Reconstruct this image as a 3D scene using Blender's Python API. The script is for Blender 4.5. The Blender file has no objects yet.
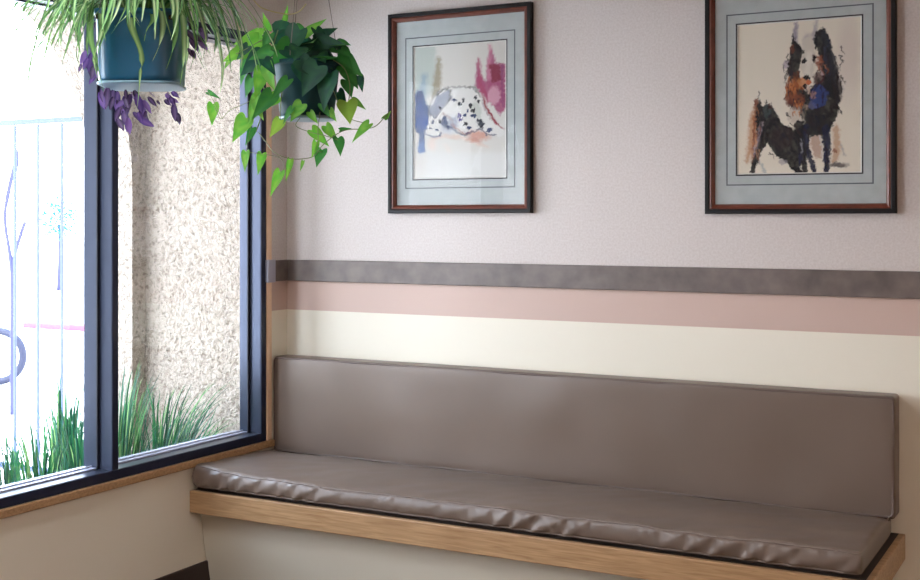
import bpy, bmesh, math, random
import numpy as np
from mathutils import Vector, Matrix, noise
random.seed(7)
PI = math.pi
col = bpy.context.scene.collection
# ------------------------------------------------------------------ camera
CAM = Vector((3.17, -4.29, 1.46)); F = 1221.0; HX = 460.0; HY = 220.0
YAW = math.radians(28.4)
FW = Vector((-math.sin(YAW), math.cos(YAW), 0)); RT = Vector((math.cos(YAW), math.sin(YAW), 0))
cd = bpy.data.cameras.new('camera'); cam = bpy.data.objects.new('camera', cd); col.objects.link(cam)
cam.location = CAM; cam.rotation_euler = (PI/2, 0, YAW)
cd.sensor_fit = 'HORIZONTAL'; cd.sensor_width = 36; cd.lens = F/920*36
cd.shift_y = -(290-HY)/920; cd.clip_start = 0.05; cd.clip_end = 300
bpy.context.scene.camera = cam
def at(px, py, t):            # measured photo point -> world point at depth t
    d = FW + RT*((px-HX)/F)
    return Vector((CAM.x+d.x*t, CAM.y+d.y*t, CAM.z+(HY-py)/F*t))
def x_on_back(px, y0=0.0):
    d = FW + RT*((px-HX)/F); t = (y0-CAM.y)/d.y
    return CAM.x+d.x*t
# ------------------------------------------------------------------ object helpers
def tag(o, label=None, cat=None, group=None, kind=None):
    if label: o['label'] = label
    if cat: o['category'] = cat
    if group: o['group'] = group
    if kind: o['kind'] = kind
    return o
def empty(name, loc=(0, 0, 0), rz=0):
    o = bpy.data.objects.new(name, None); col.objects.link(o); o.location = loc; o.rotation_euler = (0, 0, rz)
    o.empty_display_size = .05
    return o
def obj(name, bm, mats, parent=None, smooth=False, loc=None):
    me = bpy.data.meshes.new(name); bm.to_mesh(me); bm.free()
    for m in (mats if isinstance(mats, (list, tuple)) else [mats]): me.materials.append(m)
    if smooth:
        for p in me.polygons: p.use_smooth = True
    o = bpy.data.objects.new(name, me); col.objects.link(o)
    if parent: o.parent = parent
    if loc is not None: o.location = loc
    return o
def box(bm, x0, x1, y0, y1, z0, z1, mi=0):
    v = [bm.verts.new(p) for p in ((x0,y0,z0),(x1,y0,z0),(x1,y1,z0),(x0,y1,z0),(x0,y0,z1),(x1,y0,z1),(x1,y1,z1),(x0,y1,z1))]
    for f in ((0,3,2,1),(4,5,6,7),(0,1,5,4),(1,2,6,5),(2,3,7,6),(3,0,4,7)):
        bm.faces.new([v[i] for i in f]).material_index = mi
def bevel_box(bm, x0, x1, y0, y1, z0, z1, b=.003, seg=2):
    t = bmesh.new(); box(t, x0, x1, y0, y1, z0, z1)
    bmesh.ops.bevel(t, geom=t.edges[:], offset=b, segments=seg, affect='EDGES', profile=.5)
    me = bpy.data.meshes.new('tmp'); t.to_mesh(me); t.free(); bm.from_mesh(me); bpy.data.meshes.remove(me)
def tube(bm, pts, r, n=8, closed=False, mi=0, cl=None, colour=None):
    pts = [Vector(p) for p in pts]; N = len(pts); rings = []
    up = Vector((0, 0, 1)); prev = None
    for i, p in enumerate(pts):
        a = pts[(i-1) % N] if (closed or i > 0) else p
        b = pts[(i+1) % N] if (closed or i < N-1) else p
        d = (b-a).normalized() if (b-a).length > 1e-9 else Vector((0,0,1))
        if prev is None:
            u = d.cross(up)
            if u.length < .1: u = d.cross(Vector((1,0,0)))
        else: u = prev - d*prev.dot(d)
        u.normalize(); prev = u; w = d.cross(u)
        rr = r[i] if isinstance(r, (list, tuple)) else r
        ring = [bm.verts.new(p+(u*math.cos(2*PI*k/n)+w*math.sin(2*PI*k/n))*rr) for k in range(n)]
        if cl is not None:
            for v in ring: v[cl] = colour
        rings.append(ring)
    M = N if closed else N-1
    for i in range(M):
        A, B = rings[i], rings[(i+1) % N]
        for k in range(n):
            f = bm.faces.new((A[k], A[(k+1) % n], B[(k+1) % n], B[k])); f.smooth = True; f.material_index = mi
    if not closed:
        bm.faces.new(rings[0][::-1]).material_index = mi; bm.faces.new(rings[-1]).material_index = mi
def spline(P, n=8):
    P = [Vector(p) for p in P]; out = []
    for i in range(len(P)-1):
        p0 = P[max(i-1,0)]; p1 = P[i]; p2 = P[i+1]; p3 = P[min(i+2,len(P)-1)]
        for k in range(n):
            t = k/n
            out.append(.5*((2*p1)+(-p0+p2)*t+(2*p0-5*p1+4*p2-p3)*t*t+(-p0+3*p1-3*p2+p3)*t**3))
    out.append(P[-1]); return out
# ------------------------------------------------------------------ materials
def new_mat(name):
    m = bpy.data.materials.new(name); m.use_nodes = True
    nt = m.node_tree; return m, nt, nt.nodes['Principled BSDF']
def N(nt, t, **kw):
    n = nt.nodes.new(t)
    for k, v in kw.items(): setattr(n, k, v)
    return n
def L(nt, a, b): nt.links.new(a, b)
def srgb(r, g, b):
    f = lambda c: (c/255/12.92) if c/255 <= .04045 else ((c/255+.055)/1.055)**2.4
    return (f(r), f(g), f(b), 1)
def plain(name, c, rough=.5, metal=0, bump=0, bscale=50, var=0, vscale=5, stretch=(1,1,1), coat=0, spec=.5, bdist=.002):
    m, nt, b = new_mat(name)
    b.inputs['Base Color'].default_value = c; b.inputs['Roughness'].default_value = rough
    b.inputs['Metallic'].default_value = metal; b.inputs['Coat Weight'].default_value = coat
    b.inputs['Specular IOR Level'].default_value = spec
    if bump or var:
        tc = N(nt, 'ShaderNodeTexCoord'); mp = N(nt, 'ShaderNodeMapping'); mp.inputs['Scale'].default_value = stretch
        L(nt, tc.outputs['Object'], mp.inputs['Vector'])
    if bump:
        ns = N(nt, 'ShaderNodeTexNoise'); ns.inputs['Scale'].default_value = bscale; ns.inputs['Detail'].default_value = 5
        L(nt, mp.outputs[0], ns.inputs['Vector'])
        bp = N(nt, 'ShaderNodeBump'); bp.inputs['Strength'].default_value = bump; bp.inputs['Distance'].default_value = bdist
        L(nt, ns.outputs['Fac'], bp.inputs['Height']); L(nt, bp.outputs[0], b.inputs['Normal'])
    if var:
        n2 = N(nt, 'ShaderNodeTexNoise'); n2.inputs['Scale'].default_value = vscale; n2.inputs['Detail'].default_value = 6
        L(nt, mp.outputs[0], n2.inputs['Vector'])
        mr = N(nt, 'ShaderNodeMapRange'); mr.inputs['From Min'].default_value = .3; mr.inputs['From Max'].default_value = .7
        mr.inputs['To Min'].default_value = 1-var; mr.inputs['To Max'].default_value = 1+var
        L(nt, n2.outputs['Fac'], mr.inputs['Value'])
        mx = N(nt, 'ShaderNodeVectorMath', operation='SCALE'); mx.inputs[0].default_value = c[:3]
        L(nt, mr.outputs[0], mx.inputs['Scale']); L(nt, mx.outputs[0], b.inputs['Base Color'])
    return m
def wall_mat(name):
    # cream paint below 1.075 m, dusty pink band up to the rail, embossed greyish-mauve wallpaper above
    m, nt, b = new_mat(name)
    tc = N(nt, 'ShaderNodeTexCoord'); sp = N(nt, 'ShaderNodeSeparateXYZ'); L(nt, tc.outputs['Object'], sp.inputs[0])
    g1 = N(nt, 'ShaderNodeMath', operation='GREATER_THAN'); g1.inputs[1].default_value = 1.074; L(nt, sp.outputs['Z'], g1.inputs[0])
    g2 = N(nt, 'ShaderNodeMath', operation='GREATER_THAN'); g2.inputs[1].default_value = 1.245; L(nt, sp.outputs['Z'], g2.inputs[0])
    ns = N(nt, 'ShaderNodeTexNoise'); ns.inputs['Scale'].default_value = 130; ns.inputs['Detail'].default_value = 3
    L(nt, tc.outputs['Object'], ns.inputs['Vector'])
    cr = N(nt, 'ShaderNodeValToRGB'); cr.color_ramp.elements[0].color = WP1; cr.color_ramp.elements[1].color = WP2
    cr.color_ramp.elements[0].position = .35; cr.color_ramp.elements[1].position = .65
    L(nt, ns.outputs['Fac'], cr.inputs[0])
    m1 = N(nt, 'ShaderNodeMix', data_type='RGBA'); m1.inputs[6].default_value = CREAM; m1.inputs[7].default_value = PINK
    L(nt, g1.outputs[0], m1.inputs[0])
    m2 = N(nt, 'ShaderNodeMix', data_type='RGBA'); L(nt, g2.outputs[0], m2.inputs[0]); L(nt, m1.outputs[2], m2.inputs[6]); L(nt, cr.outputs[0], m2.inputs[7])
    L(nt, m2.outputs[2], b.inputs['Base Color']); b.inputs['Roughness'].default_value = .6
    bs = N(nt, 'ShaderNodeMath', operation='MULTIPLY'); L(nt, ns.outputs['Fac'], bs.inputs[0]); L(nt, g2.outputs[0], bs.inputs[1])
    bp = N(nt, 'ShaderNodeBump'); bp.inputs['Strength'].default_value = .25; bp.inputs['Distance'].default_value = .002
    L(nt, bs.outputs[0], bp.inputs['Height']); L(nt, bp.outputs[0], b.inputs['Normal'])
    return m
CREAM = srgb(226, 219, 203); PINK = srgb(196, 170, 158); WP1 = srgb(198, 187, 182); WP2 = srgb(208, 199, 195)
M = {}
M['wall'] = wall_mat('wall_paint_and_paper')
M['cream'] = plain('cream_paint', srgb(206, 198, 180), .55, bump=.05, bscale=60)
M['ceiling'] = plain('ceiling_white', srgb(196, 186, 176), .8, bump=.2, bscale=80)
M['floor'] = plain('brown_carpet', srgb(105, 82, 68), .95, bump=.6, bscale=400, var=.15, vscale=60)
M['baseboard'] = plain('dark_rubber_base', srgb(52, 38, 34), .5)
M['rail'] = plain('marbled_laminate', srgb(106, 94, 89), .45, var=.28, vscale=14, bump=.05)
M['endcap'] = plain('pale_metal_cap', srgb(175, 175, 190), .35, metal=.3)
M['navy'] = plain('navy_anodised', (.045, .055, .088, 1), .30, metal=.6)
M['track'] = plain('pale_aluminium', srgb(178, 182, 200), .3, metal=.35)
M['gasket'] = plain('black_gasket', (.006, .008, .02, 1), .6)
M['vinyl'] = plain('taupe_vinyl', srgb(109, 93, 82), .40, bump=.12, bscale=260, var=.05, vscale=3, bdist=.001)
M['piping'] = plain('dark_piping', srgb(100, 84, 77), .45)
M['dark_gap'] = plain('gap_shade_brown', srgb(45, 34, 30), .8)  # shade of the cushion gap, put into a dark colour
M['black_lacquer'] = plain('black_lacquer', (.008, .007, .008, 1), .5, spec=.25)
M['red_wood'] = plain('russet_wood', srgb(104, 52, 38), .35, var=.25, vscale=30)
M['mat_board'] = plain('blue_grey_mat', srgb(178, 184, 184), .8, var=.06, vscale=25)
M['mat_line'] = plain('grey_mat_line', srgb(92, 96, 102), .8)
M['mat_line_dark'] = plain('charcoal_mat_line', srgb(48, 46, 50), .8)
M['mat_bevel'] = plain('white_bevel', srgb(225, 224, 218), .8)
M['soil'] = plain('soil', srgb(58, 44, 34), .95, bump=.8, bscale=80, bdist=.01)
M['cord'] = plain('hanger_cord', srgb(120, 112, 104), .6)
M['concrete'] = plain('pale_concrete', srgb(228, 224, 218), .85, bump=.2, bscale=30, var=.04)
M['fence'] = plain('blue_grey_fence_paint', srgb(56, 68, 112), .5)
M['curb_red'] = plain('red_curb_paint', srgb(196, 52, 112), .7)
M['tyre'] = plain('tyre_rubber', srgb(16, 22, 50), .6)
M['bike_metal'] = plain('bicycle_metal', srgb(120, 140, 175), .3, metal=.5)
M['bark'] = plain('bark', srgb(56, 56, 92), .9, bump=.5, bscale=40)
M['fill_housing'] = plain('fill_housing_white', srgb(230, 230, 228), .4)
def oak():
    m, nt, b = new_mat('oak'); tc = N(nt, 'ShaderNodeTexCoord'); mp = N(nt, 'ShaderNodeMapping')
    mp.inputs['Scale'].default_value = (1.2, 14, 22); L(nt, tc.outputs['Object'], mp.inputs['Vector'])
    ns = N(nt, 'ShaderNodeTexNoise'); ns.inputs['Scale'].default_value = 6; ns.inputs['Detail'].default_value = 8; ns.inputs['Distortion'].default_value = .6
    L(nt, mp.outputs[0], ns.inputs['Vector'])
    cr = N(nt, 'ShaderNodeValToRGB'); e = cr.color_ramp.elements; e[0].position = .3; e[1].position = .7
    e[0].color = srgb(146, 110, 74); e[1].color = srgb(184, 148, 108)
    L(nt, ns.outputs['Fac'], cr.inputs[0]); L(nt, cr.outputs[0], b.inputs['Base Color']); b.inputs['Roughness'].default_value = .42
    bp = N(nt, 'ShaderNodeBump'); bp.inputs['Strength'].default_value = .15; bp.inputs['Distance'].default_value = .001
    L(nt, ns.outputs['Fac'], bp.inputs['Height']); L(nt, bp.outputs[0], b.inputs['Normal'])
    return m
M['oak'] = oak(); M['pale_oak'] = plain('pale_casing_wood', srgb(226, 190, 158), .45, var=.06, vscale=20)
def stucco(name, c1, c2):
    m, nt, b = new_mat(name); tc = N(nt, 'ShaderNodeTexCoord')
    ns = N(nt, 'ShaderNodeTexNoise'); ns.inputs['Scale'].default_value = 55; ns.inputs['Detail'].default_value = 3; ns.inputs['Distortion'].default_value = 1.0
    L(nt, tc.outputs['Object'], ns.inputs['Vector'])
    vo = N(nt, 'ShaderNodeTexVoronoi'); vo.inputs['Scale'].default_value = 38; L(nt, tc.outputs['Object'], vo.inputs['Vector'])
    n3 = N(nt, 'ShaderNodeTexNoise'); n3.inputs['Scale'].default_value = 120; n3.inputs['Detail'].default_value = 3; L(nt, tc.outputs['Object'], n3.inputs['Vector'])
    ad = N(nt, 'ShaderNodeMath', operation='MULTIPLY_ADD'); ad.inputs[1].default_value = .35
    L(nt, vo.outputs['Distance'], ad.inputs[0]); L(nt, ns.outputs['Fac'], ad.inputs[2])
    a2 = N(nt, 'ShaderNodeMath', operation='MULTIPLY_ADD'); a2.inputs[1].default_value = .3
    L(nt, n3.outputs['Fac'], a2.inputs[0]); L(nt, ad.outputs[0], a2.inputs[2])
    cr = N(nt, 'ShaderNodeValToRGB'); e = cr.color_ramp.elements; e[0].position = .56; e[1].position = .86; e[0].color = c1; e[1].color = c2
    L(nt, a2.outputs[0], cr.inputs[0]); L(nt, cr.outputs[0], b.inputs['Base Color']); b.inputs['Roughness'].default_value = .9
    bp = N(nt, 'ShaderNodeBump'); bp.inputs['Strength'].default_value = 1; bp.inputs['Distance'].default_value = .03
    L(nt, a2.outputs[0], bp.inputs['Height']); L(nt, bp.outputs[0], b.inputs['Normal'])
    return m
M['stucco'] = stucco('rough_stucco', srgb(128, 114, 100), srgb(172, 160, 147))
def clear_glass(name, tint, gloss=1.0):
    m = bpy.data.materials.new(name); m.use_nodes = True; nt = m.node_tree; nt.nodes.clear()
    o = N(nt, 'ShaderNodeOutputMaterial'); mx = N(nt, 'ShaderNodeMixShader'); tr = N(nt, 'ShaderNodeBsdfTransparent'); gl = N(nt, 'ShaderNodeBsdfGlossy')
    tr.inputs[0].default_value = tint; gl.inputs['Roughness'].default_value = .0
    fr = N(nt, 'ShaderNodeFresnel'); fr.inputs['IOR'].default_value = 1.5
    ml = N(nt, 'ShaderNodeMath', operation='MULTIPLY'); ml.inputs[1].default_value = gloss
    L(nt, fr.outputs[0], ml.inputs[0]); L(nt, ml.outputs[0], mx.inputs[0]); L(nt, tr.outputs[0], mx.inputs[1]); L(nt, gl.outputs[0], mx.inputs[2]); L(nt, mx.outputs[0], o.inputs[0])
    return m
M['glass'] = clear_glass('window_glass', (.97, .985, 1, 1), .12)
M['picture_glass'] = clear_glass('picture_glass', (.99, .99, .99, 1), .16)
def attr_mat(name, rough=.45, transl=0.0, attr='col'):
    m, nt, b = new_mat(name); a = N(nt, 'ShaderNodeAttribute', attribute_name=attr)
    L(nt, a.outputs['Color'], b.inputs['Base Color']); b.inputs['Roughness'].default_value = rough
    if transl:
        out = [n for n in nt.nodes if n.type == 'OUTPUT_MATERIAL'][0]
        t = N(nt, 'ShaderNodeBsdfTranslucent'); L(nt, a.outputs['Color'], t.inputs[0])
        mx = N(nt, 'ShaderNodeMixShader'); mx.inputs[0].default_value = transl
        L(nt, b.outputs[0], mx.inputs[1]); L(nt, t.outputs[0], mx.inputs[2]); L(nt, mx.outputs[0], out.inputs[0])
    return m
M['leaf'] = attr_mat('leaf', .62, .35); M['paint'] = attr_mat('watercolour_on_paper', .8)
M['pot_teal'] = plain('teal_pot', srgb(22, 82, 112), .3, coat=.3)
M['pot_green'] = plain('dark_green_pot', srgb(16, 54, 58), .6, spec=.2)
M['petal'] = M['leaf']
# ------------------------------------------------------------------ room shell
ZC = 2.75; XR = 5.3; YF = -7.0
WY0, WY1, WZ0, WZ1 = -3.1, -.155, .53, 2.235
b = bmesh.new(); box(b, -.15, XR, YF, .2, -.1, 0); tag(obj('floor', b, M['floor']), kind='structure')
b = bmesh.new(); box(b, -.15, XR, YF, .2, ZC, ZC+.12); tag(obj('ceiling', b, M['ceiling']), kind='structure')
b = bmesh.new(); box(b, 0, XR, 0, .2, 0, ZC); tag(obj('wall_back', b, M['wall']), kind='structure')
b = bmesh.new()
box(b, -.108, 0, WY1, .2, 0, ZC); box(b, -.15, 0, YF, WY0, 0, ZC)
box(b, -.15, 0, WY0, WY1, 0, WZ0); box(b, -.15, 0, WY0, WY1, WZ1, ZC)
tag(obj('wall_left', b, M['wall']), kind='structure')
b = bmesh.new(); box(b, XR, XR+.15, YF, .2, 0, ZC); tag(obj('wall_right', b, M['wall']), kind='structure')
b = bmesh.new(); box(b, -.15, XR+.15, YF-.15, YF, 0, ZC); tag(obj('wall_front', b, M['wall']), kind='structure')
b = bmesh.new(); bevel_box(b, 0, .012, YF, -.50, 0, .12, .003); tag(obj('baseboard_left', b, M['baseboard']), kind='structure')
b = bmesh.new(); bevel_box(b, 2.56, XR, -.012, 0, 0, .12, .003); tag(obj('baseboard_back', b, M['baseboard']), kind='structure')
# chair rail, running round the corner on to the strip beside the window
tr = empty('trim_1'); tag(tr, kind='structure')
b = bmesh.new(); bevel_box(b, .012, XR, -.014, 0, 1.199, 1.289, .003); obj('rail_strip', b, M['rail'], tr)
b = bmesh.new(); bevel_box(b, 0, .014, -.106, -.0, 1.199, 1.289, .003); obj('rail_return', b, M['rail'], tr)
b = bmesh.new(); bevel_box(b, 0, .020, -.160, -.106, 1.196, 1.292, .003); obj('end_cap', b, M['endcap'], tr)
# wooden casing and sill
tr = empty('trim_2'); tag(tr, kind='structure')
b = bmesh.new(); bevel_box(b, 0, .012, -.155, -.122, .53, 2.255, .004); obj('casing', b, M['pale_oak'], tr)
b = bmesh.new(); bevel_box(b, 0, .016, WY0-.05, -.106, .500, .530, .005, 3); obj('window_sill', b, M['oak'], tr)
# window 1: navy metal frame in two steps, mullions, panes
win = empty('window_1'); tag(win, kind='structure')
b = bmesh.new()
bevel_box(b, -.055, .004, WY1-.034, WY1, WZ0, WZ1, .002); bevel_box(b, -.105, -.055, WY1-.037, WY1, WZ0, WZ1, .002)
bevel_box(b, -.055, .004, WY0, WY1, WZ0, WZ0+.036, .002)
bevel_box(b, -.055, .004, WY0, WY1, WZ1-.040, WZ1, .002); bevel_box(b, -.12, -.055, WY0, WY1, WZ1-.046, WZ1, .002)
bevel_box(b, -.055, .004, WY0, WY0+.034, WZ0, WZ1, .002); bevel_box(b, -.12, -.055, WY0, WY0+.046, WZ0, WZ1, .002)
obj('window_frame', b, M['navy'], win)
b = bmesh.new(); bevel_box(b, -.12, -.0555, WY0+.047, WY1-.047, WZ0, WZ0+.042, .002); bevel_box(b, -.085, -.079, WY0+.047, WY1-.047, WZ0+.04, WZ0+.047, .001); obj('sill_track', b, M['track'], win)
for yc in (-1.033, -2.1):
    b = bmesh.new(); bevel_box(b, -.055, .004, yc-.016, yc+.016, WZ0, WZ1, .002); bevel_box(b, -.12, -.055, yc-.028, yc+.022, WZ0, WZ1, .002)
    obj('mullion', b, M['navy'], win)
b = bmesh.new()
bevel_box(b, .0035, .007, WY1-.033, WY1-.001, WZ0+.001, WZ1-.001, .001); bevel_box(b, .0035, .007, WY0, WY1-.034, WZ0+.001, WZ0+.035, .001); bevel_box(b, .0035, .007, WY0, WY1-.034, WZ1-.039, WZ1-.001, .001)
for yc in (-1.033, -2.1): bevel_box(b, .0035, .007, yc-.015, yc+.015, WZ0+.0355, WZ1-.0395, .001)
obj('shaded_face', b, plain('shaded_navy', (.006, .010, .034, 1), .4, spec=.35), win)  # same metal as the frame; room-side shade put into a darker skin
for yc in (WY1-.034, -1.033-.016):
    b = bmesh.new(); box(b, -.058, -.052, yc-.014, yc-.001, WZ0+.03, WZ1-.04); obj('gasket', b, M['gasket'], win)
ys = [WY0+.04, -2.1, -1.033, WY1-.03]
for a_, c_ in zip(ys[:-1], ys[1:]):
    b = bmesh.new(); box(b, -.098, -.092, a_+.002, c_-.002, WZ0+.036, WZ1-.042); obj('pane', b, M['glass'], win)
# ------------------------------------------------------------------ bench
def round_box(bm, x0, x1, y0, y1, z0, z1, r, step, disp=None, stepx=None):
    stepx = stepx or step
    def axis(a, c, s):
        n = max(1, int((c-a-2*r)/s)); k = [a, a+r*.15, a+r*.4, a+r*.7]
        return k+[a+r+(c-a-2*r)*i/n for i in range(n+1)]+[c-r*.7, c-r*.4, c-r*.15, c]
    X, Y, Z = axis(x0, x1, stepx), axis(y0, y1, step), axis(z0, z1, step)
    cache = {}
    def V(i, j, k):
        if (i, j, k) in cache: return cache[(i, j, k)]
        p = Vector((X[i], Y[j], Z[k]))
        q = Vector((min(max(p.x, x0+r), x1-r), min(max(p.y, y0+r), y1-r), min(max(p.z, z0+r), z1-r)))
        d = p-q; n = d.normalized() if d.length > 0 else Vector((0, 0, 1)); p = q+n*r
        if disp: p = disp(p, n)
        cache[(i, j, k)] = bm.verts.new(p); return cache[(i, j, k)]
    a, bb, c = len(X)-1, len(Y)-1, len(Z)-1
    def q(*vs):
        f = bm.faces.new(vs); f.smooth = True
    for i in range(a):
        for j in range(bb):
            q(V(i,j,0), V(i,j+1,0), V(i+1,j+1,0), V(i+1,j,0)); q(V(i,j,c), V(i+1,j,c), V(i+1,j+1,c), V(i,j+1,c))
        for k in range(c):
            q(V(i,0,k), V(i+1,0,k), V(i+1,0,k+1), V(i,0,k+1)); q(V(i,bb,k), V(i,bb,k+1), V(i+1,bb,k+1), V(i+1,bb,k))
    for j in range(bb):
        for k in range(c):
            q(V(0,j,k), V(0,j,k+1), V(0,j+1,k+1), V(0,j+1,k)); q(V(a,j,k), V(a,j+1,k), V(a,j+1,k+1), V(a,j,k+1))
BX = 2.522
bench = empty('bench', (0, 0, 0))
tag(bench, 'long built-in bench with taupe vinyl cushions and oak trim along the back wall', 'bench')
b = bmesh.new()
pr = [(-.004, 0), (-.515, 0), (-.572, .33), (-.004, .33)]
va = [b.verts.new((.004, y, z)) for y, z in pr]; vb = [b.verts.new((2.50, y, z)) for y, z in pr]
b.faces.new(va[::-1]); b.faces.new(vb)
for i in range(4): b.faces.new((va[i], va[(i+1) % 4], vb[(i+1) % 4], vb[i]))
bmesh.ops.recalc_face_normals(b, faces=b.faces[:])
obj('base', b, M['cream'], bench)
b = bmesh.new(); bevel_box(b, .002, 2.54, -.632, -.610, .328, .413, .003); bevel_box(b, 2.518, 2.54, -.612, -.002, .328, .413, .003)
obj('oak_trim', b, M['oak'], bench)
b = bmesh.new(); box(b, .003, 2.52, -.609, -.003, .385, .4125); obj('seat_board', b, M['dark_gap'], bench)
def fold(x, z, y):
    am = min(1, max(0, .45+1.1*noise.noise(Vector((x*3.1, 0, 5)))))
    u = x - 1.5*(z-.41)
    ph = 2*PI*u/.088 + 5.5*noise.noise(Vector((x*5, z*3, 3.1)))
    w = max(0, math.sin(ph))**1.6
    v = noise.noise(Vector((u*38, z*6, 9.7)))
    return w*.0125*am + v*.005
def seat_disp(p, n):
    t = min(1, max(0, (p.z-.418)/(.49-.418)))
    if n.y < -.3:
        fz = math.sin(PI*min(1, max(0, t)))
        p = p + Vector((0, -.012*fz - (fold(p.x, p.z, p.y)-.004)*(.35+.65*fz)*1.25, 0))
    if n.z > .5:
        e = min(1, (p.y+.62)/.25); g = noise.noise(Vector((p.x*3.3, p.y*7, 2)))
        p = p + Vector((0, 0, .006*g + .008*math.sin(PI*min(1, max(0, (p.y+.62)/.52)))))
        p.z += noise.noise(Vector((p.x*12-p.y*9, p.y*16, 8)))*.0035*(1-.6*min(1, max(0, e)))
    if n.z > .3 and p.y > -.16: p.z -= .020*min(1, (p.y+.16)/.05)**2
    if n.z > -.2: p.z += .018*math.exp(-(max(p.x, 0)/.16)**2)*max(0, min(1, (p.z-.43)/.06))*max(0, min(1, (-.3-p.y)/.3))
    return p
b = bmesh.new(); round_box(b, .003, BX-.012, -.617, -.085, .425, .492, .016, .016, seat_disp, .008)
sc = obj('seat_cushion', b, M['vinyl'], bench, True)
def loop_pts(corners, r, n=5, close=True):
    out = []; K = len(corners)
    for i, c in enumerate(corners):
        c = Vector(c); a = (Vector(corners[i-1])-c).normalized(); d = (Vector(corners[(i+1) % K])-c).normalized()
        for k in range(n+1):
            t = k/n; out.append(c + a*r*(1-t)**2 + d*r*t**2)
    res = []
    for i in range(len(out)):
        p, q_ = out[i], out[(i+1) % len(out)]; m = max(1, int((q_-p).length/.03))
        res += [p.lerp(q_, k/m) for k in range(m)]
    return res
b = bmesh.new()
for zz, n0 in ((.487, Vector((0, -.6, .8))), (.429, Vector((0, -.8, -.6)))):
    lp = loop_pts([(.008, -.613, zz), (BX-.017, -.613, zz), (BX-.017, -.09, zz), (.008, -.09, zz)], .02)
    pts = []
    for p in lp:
        if p.y < -.60: p = seat_disp(p, Vector((0, -.6, .6 if zz > .45 else -.6)).normalized())
        pts.append(p)
    tube(b, pts, .0026, 6, True)
obj('piping', b, plain('taupe_piping', srgb(116, 101, 93), .45), sc, True)
b = bmesh.new(); round_box(b, .012, BX-.02, -.602, -.09, .4127, .4275, .006, .05); obj('gap_shade', b, M['dark_gap'], sc)  # dark slab painting in the shadow between cushion and trim
def back_disp(p, n):
    if n.y < -.3:
        u = min(1, max(0, p.x/BX)); w = min(1, max(0, (p.z-.48)/.4))
        p = p+Vector((0, -.007*(math.sin(PI*u)**.25)*(math.sin(PI*w)**.5) - .003*noise.noise(Vector((p.x*2.5, 0, p.z*6))), 0))
        p.y += .004*noise.noise(Vector((p.x*5, 4, p.z*4)))
    return p
b = bmesh.new(); round_box(b, .003, BX, -.100, -.002, .478, .881, .012, .02, back_disp, .03)
bc = obj('backrest', b, M['vinyl'], bench, True)
b = bmesh.new()
tube(b, loop_pts([(.008, -.0985, .485), (BX-.006, -.0985, .485), (BX-.006, -.0985, .876), (.008, -.0985, .876)], .018), .0045, 6, True)
obj('piping', b, M['piping'], bc, True)
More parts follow.
